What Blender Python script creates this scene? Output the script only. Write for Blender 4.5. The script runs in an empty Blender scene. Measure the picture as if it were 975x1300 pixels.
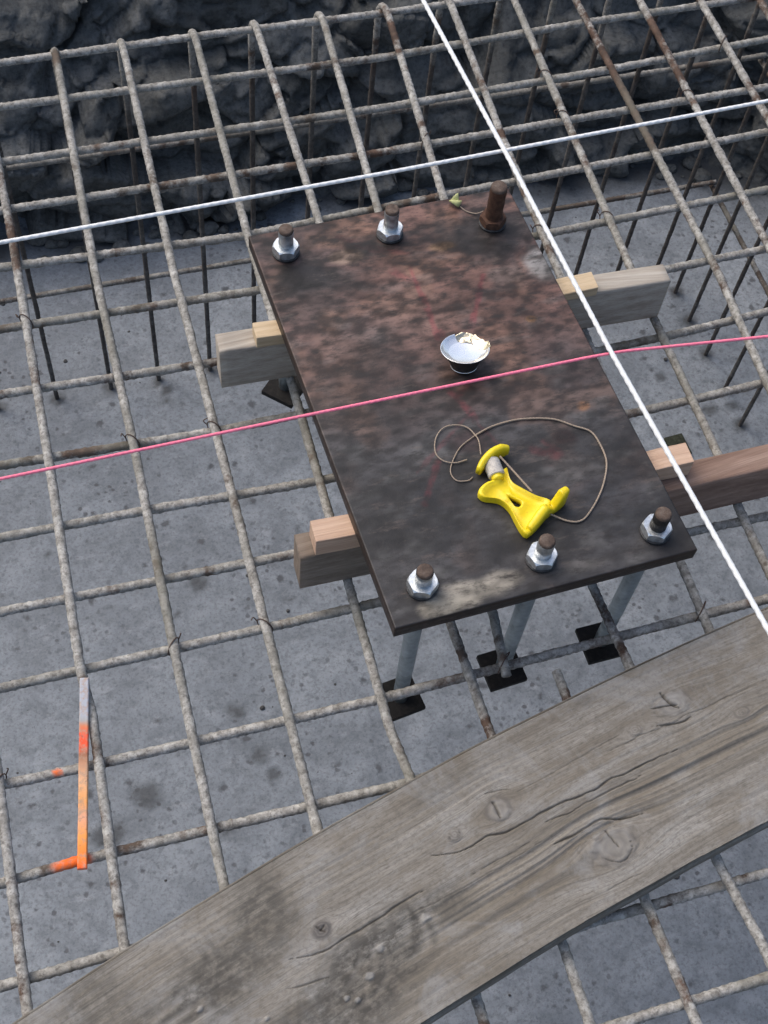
import bpy, math, random
import numpy as np
from mathutils import Matrix, Vector
random.seed(7); rng = np.random.default_rng(7)
scene = bpy.context.scene
COL = scene.collection

# ------------------------------------------------------------------ camera
FPX = 1694.867                       # focal length in pixels of a 975 x 1300 picture
CR = np.array([[0.95998225, 0.20405468, -0.19182224],
               [-0.27203585, 0.8421974, -0.4655105],
               [0.06656259, 0.49906434, 0.86400475]])
CC = np.array([0.080943, -1.91076831, 1.62874586])
cam_d = bpy.data.cameras.new('camera')
cam = bpy.data.objects.new('camera', cam_d); COL.objects.link(cam)
M = np.eye(4); M[:3, :3] = CR; M[:3, 3] = CC
cam.matrix_world = Matrix(M.tolist())
cam_d.sensor_fit = 'VERTICAL'; cam_d.sensor_height = 24.0; cam_d.sensor_width = 18.0
cam_d.lens = 24.0 * FPX / 1300.0
cam_d.clip_start = 0.05; cam_d.clip_end = 500
scene.camera = cam
scene.render.resolution_x = 768; scene.render.resolution_y = 1024

# ------------------------------------------------------------------ light: overcast evening
SUN_EL, SUN_AZ = math.radians(52), math.radians(-38)     # azimuth from +Y towards +X
w = bpy.data.worlds.new('World'); scene.world = w; w.use_nodes = True
nt = w.node_tree; bg = nt.nodes['Background']
sky = nt.nodes.new('ShaderNodeTexSky'); sky.sky_type = 'NISHITA'; sky.sun_disc = False
sky.sun_elevation = SUN_EL; sky.sun_rotation = SUN_AZ
sky.air_density = 1.0; sky.dust_density = 4.0; sky.ozone_density = 1.0
nt.links.new(sky.outputs[0], bg.inputs[0]); bg.inputs[1].default_value = 0.12
sl = bpy.data.lights.new('sun', 'SUN'); sl.energy = 0.8; sl.angle = math.radians(60); sl.color = (1, 0.96, 0.90)
so = bpy.data.objects.new('sun', sl); COL.objects.link(so)
sd = Vector((math.sin(SUN_AZ) * math.cos(SUN_EL), math.cos(SUN_AZ) * math.cos(SUN_EL), math.sin(SUN_EL)))
so.rotation_euler = sd.to_track_quat('Z', 'Y').to_euler()
vs = scene.view_settings
vs.view_transform = 'Standard'; vs.look = 'None'; vs.exposure = 0.78; vs.gamma = 1.0; vs.use_curve_mapping = False

FLOOR = -1.045          # concrete blinding level; z = 0 is the axis of the long bars of the top mat
CZ = -0.016             # axis of the cross bars
RB = 0.0067             # bar radius

# ------------------------------------------------------------------ helpers
def at(px, py, z):
    """world point seen at photo pixel (px, py) on the level z (survey of the picture)"""
    d = CR @ np.array([(px - 487.5) / FPX, -(py - 650) / FPX, -1.0])
    return CC + d * ((z - CC[2]) / d[2])

def _hash(ix, iy, iz, seed):
    h = (ix * 374761393 + iy * 668265263 + iz * 2147483647 + seed * 974634777) & 0xffffffff
    h = ((h ^ (h >> 13)) * 1274126177) & 0xffffffff
    h = (h ^ (h >> 16)) * 2246822519 & 0xffffffff
    return ((h ^ (h >> 15)) & 0xffffff) / float(0xffffff)

def vnoise(p, seed=0):
    p = np.asarray(p, float); i = np.floor(p).astype(np.int64); f = p - i; f = f * f * (3 - 2 * f)
    r = 0
    for dx in (0, 1):
        for dy in (0, 1):
            for dz in (0, 1):
                wgt = (f[..., 0] if dx else 1 - f[..., 0]) * (f[..., 1] if dy else 1 - f[..., 1]) * (f[..., 2] if dz else 1 - f[..., 2])
                r = r + wgt * _hash(i[..., 0] + dx, i[..., 1] + dy, i[..., 2] + dz, seed)
    return r

def fbm(p, octv=4, seed=0):
    p = np.asarray(p, float); a, s, t = 1.0, 0, 0
    for k in range(octv):
        s = s + a * vnoise(p * (2 ** k) + 17.3 * k, seed + k); t += a; a *= 0.5
    return s / t

def sstep(a, b, x):
    t = np.clip((x - a) / (b - a), 0, 1); return t * t * (3 - 2 * t)

def p3(x, y, z=0.0):
    x = np.asarray(x, float); y = np.asarray(y, float)
    return np.stack([x, y, np.broadcast_to(np.asarray(z, float), x.shape)], -1)

def mesh(name, verts, faces, mat=None, smooth=True, attrs=None):
    me = bpy.data.meshes.new(name)
    me.from_pydata([tuple(v) for v in np.asarray(verts).tolist()], [], [tuple(f) for f in (faces.tolist() if isinstance(faces, np.ndarray) else faces)])
    if smooth: me.polygons.foreach_set('use_smooth', [True] * len(me.polygons))
    for k, (typ, arr) in (attrs or {}).items():
        a = me.attributes.new(k, typ, 'POINT')
        arr = np.asarray(arr, np.float32)
        if typ == 'FLOAT': a.data.foreach_set('value', arr.ravel())
        elif typ == 'FLOAT_VECTOR': a.data.foreach_set('vector', arr.ravel())
        else:
            if arr.shape[1] == 3: arr = np.c_[arr, np.ones(len(arr), np.float32)]
            a.data.foreach_set('color', arr.astype(np.float32).ravel())
    me.update()
    if mat: me.materials.append(mat)
    return me

def add(name, me, parent=None, loc=None, rot=None):
    o = bpy.data.objects.new(name, me); COL.objects.link(o)
    if loc is not None: o.location = loc
    if rot is not None: o.rotation_euler = rot
    if parent is not None: o.parent = parent
    return o

def world_child(name, me, parent):
    """mesh written in world coordinates, hung under an Empty that stands elsewhere"""
    o = add(name, me, parent); o.matrix_parent_inverse = Matrix.Translation(-Vector(parent.location)); return o

def tag(o, label=None, cat=None, group=None, kind=None):
    if label: o['label'] = label
    if cat: o['category'] = cat
    if group: o['group'] = group
    if kind: o['kind'] = kind
    return o

def thing(name, label, cat, loc=(0, 0, 0), rot=(0, 0, 0), group=None):
    o = bpy.data.objects.new(name, None); COL.objects.link(o); o.empty_display_size = 0.05
    o.location = loc; o.rotation_euler = rot
    return tag(o, label, cat, group)

def bevel(o, wd, seg=2):
    m = o.modifiers.new('bevel', 'BEVEL'); m.width = wd; m.segments = seg; m.limit_method = 'ANGLE'; m.angle_limit = math.radians(35)

def resample(pts, step):
    pts = np.asarray(pts, float); d = np.r_[0, np.cumsum(np.linalg.norm(np.diff(pts, axis=0), axis=1))]
    n = max(2, int(d[-1] / step) + 1); t = np.linspace(0, d[-1], n)
    return np.stack([np.interp(t, d, pts[:, k]) for k in range(3)], 1), t

def smooth_line(pts, it):
    p = np.array(pts, float)
    for _ in range(it): p[1:-1] = 0.25 * p[:-2] + 0.5 * p[1:-1] + 0.25 * p[2:]
    return p

def spline(pts, n=12):
    """Catmull-Rom through control points"""
    P = np.asarray(pts, float); P = np.vstack([2 * P[0] - P[1], P, 2 * P[-1] - P[-2]]); out = []
    for i in range(1, len(P) - 2):
        t = np.linspace(0, 1, n, endpoint=False)[:, None]
        a, b, c, d = P[i - 1], P[i], P[i + 1], P[i + 2]
        out.append(0.5 * (2 * b + (c - a) * t + (2 * a - 5 * b + 4 * c - d) * t ** 2 + (3 * b - a - 3 * c + d) * t ** 3))
    out.append(P[-2][None]); return np.vstack(out)

def tube(pts, rad, sides=8, rf=None, caps=True):
    """verts, faces, arc length of a tube; rf(t, theta) scales the radius, arrays (n, sides)"""
    P = np.asarray(pts, float); n = len(P)
    T = np.gradient(P, axis=0); T /= np.linalg.norm(T, axis=1)[:, None] + 1e-12
    N = np.zeros_like(P); ref = np.array([0, 0, 1.0]) if abs(T[0, 2]) < 0.9 else np.array([1.0, 0, 0])
    v = ref - T[0] * (ref @ T[0]); N[0] = v / np.linalg.norm(v)
    for i in range(1, n):
        v = N[i - 1] - T[i] * (N[i - 1] @ T[i]); N[i] = v / (np.linalg.norm(v) + 1e-12)
    Bn = np.cross(T, N)
    th = np.arange(sides) * 2 * np.pi / sides
    s = np.r_[0, np.cumsum(np.linalg.norm(np.diff(P, axis=0), axis=1))]
    rr = (np.broadcast_to(np.asarray(rad, float), (n,)))[:, None] * np.ones((n, sides))
    if rf is not None: rr = rr * rf(s[:, None], th[None, :])
    V = P[:, None, :] + rr[..., None] * (np.cos(th)[None, :, None] * N[:, None, :] + np.sin(th)[None, :, None] * Bn[:, None, :])
    V = V.reshape(-1, 3)
    i = np.arange(n - 1)[:, None] * sides; j = np.arange(sides)[None, :]; k = (j + 1) % sides
    F = np.stack([i + j, i + k, i + sides + k, i + sides + j], -1).reshape(-1, 4).tolist()
    if caps: F += [list(range(sides))[::-1], list(range((n - 1) * sides, n * sides))]
    return V, F, s

def lathe(profile, n=24, cap0=True, cap1=True):
    V, F = [], []
    for r, z in profile:
        for k in range(n): a = 2 * math.pi * k / n; V.append((r * math.cos(a), r * math.sin(a), z))
    for i in range(len(profile) - 1):
        for k in range(n): q = (k + 1) % n; F.append((i * n + k, i * n + q, (i + 1) * n + q, (i + 1) * n + k))
    if cap0: F.append(tuple(range(n))[::-1])
    if cap1: F.append(tuple(range((len(profile) - 1) * n, len(profile) * n)))
    return np.array(V), F

def slab(us, vs_, pos, th, ch=0.0015):
    """closed plate: fine grid on top, chamfered rim. pos(u, v, dz) -> xyz arrays; returns verts, faces, (u, v, dz)"""
    nu, nv = len(us), len(vs_)
    U, Vv = np.meshgrid(us, vs_, indexing='ij')
    ui = np.clip(U, us[0] + ch, us[-1] - ch); vi = np.clip(Vv, vs_[0] + ch, vs_[-1] - ch)
    uv = [np.stack([ui.ravel(), vi.ravel(), np.zeros(nu * nv)], 1)]
    per = [i * nv for i in range(nu)] + [(nu - 1) * nv + j for j in range(1, nv)] + [i * nv + nv - 1 for i in range(nu - 2, -1, -1)] + [j for j in range(nv - 2, 0, -1)]
    pu, pv = U.ravel()[per], Vv.ravel()[per]; npm = len(per)
    nring = max(1, int(th / 0.008))
    for dz in np.linspace(-ch, -th + ch, nring + 1): uv.append(np.stack([pu, pv, np.full(npm, dz)], 1))
    uv.append(np.stack([ui.ravel()[per], vi.ravel()[per], np.full(npm, -th)], 1))
    uv = np.vstack(uv)
    i = np.arange(nu - 1)[:, None] * nv; j = np.arange(nv - 1)[None, :]
    F = np.stack([i + j, i + nv + j, i + nv + j + 1, i + j + 1], -1).reshape(-1, 4).tolist()
    rings = [per] + [list(range(nu * nv + k * npm, nu * nv + (k + 1) * npm)) for k in range(nring + 2)]
    for a, b in zip(rings[:-1], rings[1:]):
        for q in range(npm): r = (q + 1) % npm; F.append((a[r], a[q], b[q], b[r]))
    last = rings[-1]; e1 = lambda i: last[nu - 1 + nv - 1] if i == nu - 1 else last[nu + nv - 1 + (nu - 2 - i)]
    for i in range(nu - 1):                      # underside in strips across
        f = [last[i], e1(i), e1(i + 1), last[i + 1]]
        if i == 0: f = [last[0]] + [last[q] for q in range(npm - 1, npm - nv + 1, -1)][::1] + [e1(0), e1(1), last[1]]
        if i == nu - 2: f = [last[i], e1(i), e1(i + 1)] + [last[nu - 1 + j] for j in range(nv - 2, 0, -1)] + [last[nu - 1]]
        F.append(tuple(f))
    return pos(uv[:, 0], uv[:, 1], uv[:, 2]), F, uv

def box_verts(x0, x1, y0, y1, z0, z1):
    V = np.array([(x0, y0, z0), (x1, y0, z0), (x1, y1, z0), (x0, y1, z0), (x0, y0, z1), (x1, y0, z1), (x1, y1, z1), (x0, y1, z1)], float)
    return V, [(0, 3, 2, 1), (4, 5, 6, 7), (0, 1, 5, 4), (1, 2, 6, 5), (2, 3, 7, 6), (3, 0, 4, 7)]

# ------------------------------------------------------------------ materials
class NT:
    def __init__(s, name, rough=0.7, metal=0.0):
        s.m = bpy.data.materials.new(name); s.m.use_nodes = True; s.t = s.m.node_tree; s.b = s.t.nodes['Principled BSDF']
        s.b.inputs['Roughness'].default_value = rough; s.b.inputs['Metallic'].default_value = metal
        s.co = s.n('ShaderNodeTexCoord').outputs['Object']
    def n(s, typ, **kw):
        x = s.t.nodes.new(typ)
        for k, v in kw.items(): setattr(x, k, v)
        return x
    def l(s, a, b): s.t.links.new(a, b)
    def put(s, sock, v):
        if isinstance(v, bpy.types.NodeSocket): s.l(v, sock)
        else: sock.default_value = v
    def attr(s, name, out='Color'): return s.n('ShaderNodeAttribute', attribute_name=name).outputs[out]
    def noise(s, scale, detail=6, rough=0.6, vec=None, dist=0.0):
        x = s.n('ShaderNodeTexNoise'); x.inputs['Scale'].default_value = scale; x.inputs['Detail'].default_value = detail
        x.inputs['Roughness'].default_value = rough; x.inputs['Distortion'].default_value = dist
        s.l(vec if vec is not None else s.co, x.inputs['Vector']); return x.outputs['Fac']
    def voro(s, scale, vec=None, feature='F1', out='Distance'):
        x = s.n('ShaderNodeTexVoronoi', feature=feature); x.inputs['Scale'].default_value = scale
        s.l(vec if vec is not None else s.co, x.inputs['Vector']); return x.outputs[out]
    def map(s, vec, scale):
        x = s.n('ShaderNodeMapping'); x.inputs['Scale'].default_value = scale; s.l(vec, x.inputs['Vector']); return x.outputs[0]
    def ramp(s, fac, stops, interp='LINEAR'):
        x = s.n('ShaderNodeValToRGB'); r = x.color_ramp; r.interpolation = interp
        while len(r.elements) < len(stops): r.elements.new(0.5)
        for e, (p, c) in zip(r.elements, stops):
            e.position = p; e.color = (c, c, c, 1) if isinstance(c, (int, float)) else (*c, 1)
        s.put(x.inputs[0], fac); return x.outputs[0]
    def mix(s, fac, a, b, mode='MIX'):
        x = s.n('ShaderNodeMix', data_type='RGBA', blend_type=mode)
        s.put(x.inputs[0], fac)
        for sock, v in ((x.inputs[6], a), (x.inputs[7], b)): s.put(sock, (*v, 1) if isinstance(v, tuple) and len(v) == 3 else v)
        return x.outputs[2]
    def math(s, op, a, b=0.0):
        x = s.n('ShaderNodeMath', operation=op); s.put(x.inputs[0], a); s.put(x.inputs[1], b); return x.outputs[0]
    def rnd(s): return s.n('ShaderNodeObjectInfo').outputs['Random']
    def bump(s, h, strength=0.5, dist=0.002, prev=None):
        x = s.n('ShaderNodeBump'); x.inputs['Strength'].default_value = strength; x.inputs['Distance'].default_value = dist
        s.l(h, x.inputs['Height'])
        if prev is not None: s.l(prev, x.inputs['Normal'])
        s.l(x.outputs[0], s.b.inputs['Normal']); return x.outputs[0]
    def col(s, c): s.put(s.b.inputs['Base Color'], (*c, 1) if isinstance(c, tuple) else c)
    def rough(s, r): s.put(s.b.inputs['Roughness'], r)
    def spec(s, v): s.b.inputs['Specular IOR Level'].default_value = v

def m_concrete():
    a = NT('blinding_concrete', 0.75); a.spec(0.3)
    big = a.noise(1.6, 5, 0.6); mid = a.noise(9, 8, 0.68, dist=0.6); fine = a.noise(140, 4, 0.7)
    c = a.ramp(mid, [(0.28, (0.132, 0.150, 0.166)), (0.5, (0.222, 0.246, 0.268)), (0.70, (0.310, 0.338, 0.360))])
    c = a.mix(a.ramp(big, [(0.35, 0.0), (0.7, 0.5)]), c, (0.155, 0.170, 0.188))
    c = a.mix(a.ramp(a.noise(42, 7, 0.75), [(0.36, 0.6), (0.52, 0.0)]), c, (0.11, 0.123, 0.137))
    c = a.mix(a.ramp(a.noise(24, 7, 0.75, vec=a.map(a.co, (0.8, 1.3, 1))), [(0.55, 0.0), (0.7, 0.5)]), c, (0.34, 0.36, 0.38))
    c = a.mix(a.ramp(fine, [(0.34, 0.5), (0.5, 0.0)]), c, (0.08, 0.086, 0.094))
    # scattered dark blots, denser where the big noise is high
    w1 = a.math('ADD', a.voro(14), a.math('MULTIPLY', a.noise(60, 3, 0.6), 0.35))
    c = a.mix(a.ramp(w1, [(0.24, 0.75), (0.33, 0.0)]), c, (0.055, 0.057, 0.062))
    w2 = a.math('ADD', a.voro(42), a.math('MULTIPLY', a.noise(120, 3, 0.6), 0.5))
    sp = a.math('MULTIPLY', a.ramp(w2, [(0.38, 0.8), (0.5, 0.0)]), a.ramp(a.noise(4, 4, 0.6), [(0.42, 0.0), (0.6, 1.0)]))
    c = a.mix(sp, c, (0.07, 0.072, 0.078))
    c = a.mix(a.attr('mud', 'Fac'), c, (0.035, 0.036, 0.036))
    a.col(c); a.rough(a.ramp(mid, [(0.3, 0.55), (0.7, 0.85)]))
    a.bump(a.noise(30, 8, 0.7), 0.6, 0.004, a.bump(fine, 0.4, 0.0015)); return a.m

def m_soil(name='dark_clay', k=1.0):
    a = NT(name, 0.85); a.spec(0.25)
    c = a.ramp(a.noise(5, 8, 0.65, dist=0.5), [(0.28, (0.058 * k, 0.061 * k, 0.059 * k)), (0.5, (0.106 * k, 0.110 * k, 0.106 * k)), (0.74, (0.175 * k, 0.18 * k, 0.176 * k))])
    c = a.mix(a.ramp(a.noise(2.3, 4, 0.6), [(0.5, 0.0), (0.75, 0.5)]), c, (0.085 * k, 0.078 * k, 0.06 * k))
    c = a.mix(a.ramp(a.noise(85, 5, 0.7), [(0.35, 0.5), (0.55, 0.0)]), c, (0.018, 0.018, 0.018))
    a.col(c); a.rough(a.ramp(a.noise(8), [(0.35, 0.6), (0.65, 0.95)]))
    a.bump(a.noise(120, 6, 0.7), 0.4, 0.003, a.bump(a.noise(26, 8, 0.65), 0.6, 0.010)); return a.m

def m_rebar():
    a = NT('cement_splashed_rebar', 0.8); a.spec(0.25)
    rust = a.ramp(a.noise(55, 6, 0.7), [(0.3, (0.040, 0.026, 0.019)), (0.55, (0.100, 0.062, 0.044)), (0.75, (0.17, 0.115, 0.085))])
    cem = a.ramp(a.noise(70, 6, 0.75), [(0.30, (0.15, 0.14, 0.122)), (0.5, (0.31, 0.298, 0.27)), (0.70, (0.54, 0.525, 0.48))])
    f = a.math('ADD', a.noise(26, 7, 0.75), a.math('MULTIPLY', a.noise(3.2, 3, 0.5), 0.75))
    f = a.math('ADD', f, a.attr('coat', 'Fac'))
    c = a.mix(a.ramp(f, [(0.70, 0.0), (0.84, 1.0)]), rust, cem)
    c = a.mix(a.ramp(a.noise(160, 3, 0.7), [(0.36, 0.55), (0.5, 0.0)]), c, (0.055, 0.045, 0.038))
    c = a.mix(a.math('MULTIPLY', a.rnd(), a.ramp(a.noise(7, 4, 0.6), [(0.4, 0.0), (0.65, 0.7)])), c, (0.15, 0.145, 0.115))
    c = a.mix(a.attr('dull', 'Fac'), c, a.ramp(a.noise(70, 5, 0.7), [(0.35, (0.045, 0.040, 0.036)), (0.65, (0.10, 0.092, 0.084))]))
    pc = a.attr('paint', 'Fac')
    c = a.mix(a.math('MULTIPLY', pc, a.ramp(a.noise(130, 3, 0.6), [(0.3, 0.3), (0.55, 1.0)])), c, (0.85, 0.16, 0.025))
    a.col(c); a.bump(a.noise(240, 5, 0.7), 0.6, 0.0015); return a.m

def m_plate():
    a = NT('rusty_mill_scale_steel', 0.5); a.spec(0.32)
    c = a.attr('tone')
    n = a.noise(75, 8, 0.75, vec=a.map(a.co, (0.6, 1.5, 1)))
    c = a.mix(a.ramp(n, [(0.34, 0.85), (0.52, 0.0)]), c, (0.018, 0.016, 0.015))
    c = a.mix(a.ramp(a.noise(34, 8, 0.75, vec=a.map(a.co, (0.5, 1.6, 1))), [(0.56, 0.0), (0.72, 0.55)]), c, (0.13, 0.10, 0.085))
    a.col(c)
    r = a.math('ADD', a.ramp(a.noise(22, 6, 0.7), [(0.3, 0.38), (0.7, 0.66)]), a.attr('dry', 'Fac'))
    a.rough(r)
    a.bump(a.noise(300, 4, 0.7), 0.25, 0.0008, a.bump(a.noise(48, 7, 0.7), 0.35, 0.0018)); return a.m

def m_galv():
    a = NT('galvanised_steel', 0.4, 0.85)
    c = a.ramp(a.noise(120, 5, 0.7), [(0.3, (0.42, 0.45, 0.46)), (0.6, (0.74, 0.77, 0.78))])
    c = a.mix(a.ramp(a.noise(35, 5, 0.7), [(0.56, 0.0), (0.7, 0.75)]), c, (0.14, 0.13, 0.12))
    a.col(c); a.rough(a.ramp(a.noise(60), [(0.3, 0.26), (0.7, 0.5)])); a.bump(a.noise(200), 0.25, 0.001); return a.m

def m_rust(name, c0, c1, c2, rough=0.75):
    a = NT(name, rough); a.spec(0.3)
    a.col(a.ramp(a.noise(110, 6, 0.7), [(0.3, c0), (0.52, c1), (0.75, c2)])); a.bump(a.noise(260, 5, 0.7), 0.6, 0.0012); return a.m

def m_wood(name, lo, mid, hi, grain=55, rough=0.8):
    a = NT(name, rough); a.spec(0.25); g = a.attr('grain', 'Vector')
    st = a.noise(1.0, 7, 0.65, vec=a.map(g, (3.5, grain * 2.2, grain * 2.2)), dist=0.4)
    c = a.ramp(st, [(0.28, lo), (0.5, mid), (0.75, hi)])
    c = a.mix(a.ramp(a.noise(1.0, 4, 0.6, vec=a.map(g, (9, 26, 26))), [(0.45, 0.0), (0.8, 0.5)]), c, lo)
    fine = a.noise(1.0, 3, 0.7, vec=a.map(g, (14, 900, 900)))
    c = a.mix(a.ramp(fine, [(0.35, 0.3), (0.52, 0.0)]), c, tuple(v * 0.6 for v in lo))
    a.col(c); a.bump(fine, 0.35, 0.001, a.bump(st, 0.4, 0.002)); return a.m

def m_plank():
    a = NT('weathered_plank_wood', 0.85); a.spec(0.2); g = a.attr('grain', 'Vector')
    st = a.noise(1.0, 8, 0.68, vec=a.map(g, (3.2, 55, 55)), dist=0.9)
    c = a.ramp(st, [(0.25, (0.135, 0.118, 0.097)), (0.45, (0.215, 0.196, 0.166)), (0.60, (0.27, 0.25, 0.217)), (0.78, (0.345, 0.327, 0.29))])
    pt = a.noise(1.0, 5, 0.65, vec=a.map(g, (4.5, 16, 16)), dist=0.8)
    c = a.mix(a.ramp(pt, [(0.45, 0.0), (0.66, 0.8)]), c, (0.155, 0.131, 0.10))
    c = a.mix(a.ramp(a.noise(1.0, 5, 0.6, vec=a.map(g, (5.5, 22, 22)), dist=0.5), [(0.52, 0.0), (0.70, 0.7)]), c, (0.33, 0.325, 0.305))
    fine = a.noise(1.0, 4, 0.7, vec=a.map(g, (10, 620, 620)))
    c = a.mix(a.ramp(fine, [(0.33, 0.55), (0.52, 0.0)]), c, (0.09, 0.08, 0.066))
    c = a.mix(a.ramp(a.noise(1.0, 4, 0.7, vec=a.map(g, (90, 300, 300))), [(0.32, 0.6), (0.5, 0.0)]), c, (0.10, 0.09, 0.075))
    bl = a.noise(14, 7, 0.7, dist=0.7)
    c = a.mix(a.ramp(bl, [(0.36, 0.55), (0.52, 0.0)]), c, (0.165, 0.143, 0.113))
    c = a.mix(a.ramp(a.noise(9, 6, 0.68, dist=0.8), [(0.52, 0.0), (0.68, 0.6)]), c, (0.285, 0.285, 0.275))
    c = a.mix(a.ramp(a.noise(170, 5, 0.75), [(0.34, 0.5), (0.5, 0.0)]), c, (0.12, 0.108, 0.09))
    mud = a.attr('mud', 'Fac')
    mudf = a.math('MULTIPLY', mud, a.ramp(a.noise(1.0, 6, 0.7, vec=a.map(g, (55, 75, 75))), [(0.34, 0.15), (0.56, 1.0)]))
    c = a.mix(mudf, c, (0.068, 0.063, 0.055))
    c = a.mix(a.attr('knot', 'Fac'), c, (0.105, 0.096, 0.088))
    c = a.mix(a.attr('pale', 'Fac'), c, (0.36, 0.35, 0.325))
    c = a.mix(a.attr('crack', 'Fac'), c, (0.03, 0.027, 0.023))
    a.col(c)
    a.bump(fine, 0.3, 0.001, a.bump(st, 0.45, 0.0025)); return a.m

def m_plain(name, c, rough=0.5, metal=0.0, var=0.12, scale=60, bump=0.15):
    a = NT(name, rough, metal)
    a.col(a.ramp(a.noise(scale, 5, 0.65), [(0.3, tuple(v * (1 - var) for v in c)), (0.7, tuple(min(1, v * (1 + var)) for v in c))]))
    if bump: a.bump(a.noise(scale * 5, 4, 0.7), bump, 0.0008)
    return a.m

def m_yellow():
    a = NT('yellow_plastic', 0.38); a.spec(0.45)
    c = a.ramp(a.noise(40, 5, 0.65), [(0.3, (0.72, 0.53, 0.008)), (0.7, (0.84, 0.66, 0.014))])
    c = a.mix(a.ramp(a.noise(140, 5, 0.75), [(0.60, 0.0), (0.74, 0.6)]), c, (0.30, 0.21, 0.03))
    a.col(c); a.rough(a.ramp(a.noise(70), [(0.3, 0.3), (0.7, 0.5)])); a.bump(a.noise(180, 4, 0.6), 0.15, 0.001); return a.m

MAT = dict(concrete=m_concrete(), soil=m_soil(), rebar=m_rebar(), plate=m_plate(), galv=m_galv(), plank=m_plank(), yellow=m_yellow(),
    rust=m_rust('rusty_steel', (0.03, 0.016, 0.010), (0.075, 0.036, 0.022), (0.13, 0.065, 0.038)),
    galv_rod=m_plain('dull_galvanised_rod', (0.36, 0.41, 0.43), 0.36, 0.9, 0.35, 45, 0.3),
    tip=m_rust('rusty_rod_end', (0.045, 0.032, 0.026), (0.095, 0.066, 0.050), (0.17, 0.135, 0.11)),
    dark=m_rust('oiled_or_shaded_steel', (0.012, 0.012, 0.012), (0.025, 0.023, 0.022), (0.05, 0.043, 0.038), 0.45),
    washer=m_rust('stained_washer_steel', (0.012, 0.012, 0.013), (0.03, 0.03, 0.031), (0.09, 0.09, 0.088), 0.5),
    black=m_rust('black_bearing_plate', (0.007, 0.006, 0.006), (0.013, 0.012, 0.011), (0.035, 0.029, 0.025), 0.8),
    pine=m_wood('pale_sawn_pine', (0.25, 0.21, 0.165), (0.40, 0.355, 0.295), (0.51, 0.465, 0.395)),
    grey_pine=m_wood('dull_brown_pine', (0.12, 0.092, 0.07), (0.20, 0.158, 0.122), (0.28, 0.23, 0.185)),
    red_pine=m_wood('reddish_pine', (0.14, 0.085, 0.062), (0.25, 0.165, 0.125), (0.38, 0.27, 0.21), 40),
    fresh=m_wood('fresh_cut_pine', (0.42, 0.27, 0.185), (0.55, 0.38, 0.27), (0.64, 0.47, 0.345)),
    fresh_y=m_wood('yellow_cut_pine', (0.42, 0.31, 0.185), (0.56, 0.43, 0.275), (0.64, 0.51, 0.345)),
    cord=m_plain('white_braided_cord', (0.74, 0.75, 0.74), 0.7, 0, 0.1, 300),
    pink=m_plain('pink_braided_cord', (0.90, 0.20, 0.30), 0.65, 0, 0.1, 300),
    twine=m_plain('tan_twine', (0.30, 0.235, 0.175), 0.8, 0, 0.25, 400),
    wound=m_plain('off_white_twine', (0.56, 0.52, 0.46), 0.85, 0, 0.2, 300),
    wire=m_plain('rusty_tie_wire', (0.075, 0.045, 0.032), 0.7, 0, 0.3, 200),
    foil=m_plain('gold_foil', (0.66, 0.58, 0.42), 0.2, 0.95, 0.15, 80, 0.5),
    chrome=m_plain('polished_metal', (0.92, 0.92, 0.92), 0.24, 0.8, 0.04, 60, 0.05),
    tag=m_plain('yellow_green_tape', (0.45, 0.46, 0.20), 0.6, 0, 0.15, 80),
    stone=m_plain('dark_stone', (0.055, 0.054, 0.052), 0.85, 0, 0.4, 90, 0.6))

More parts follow.
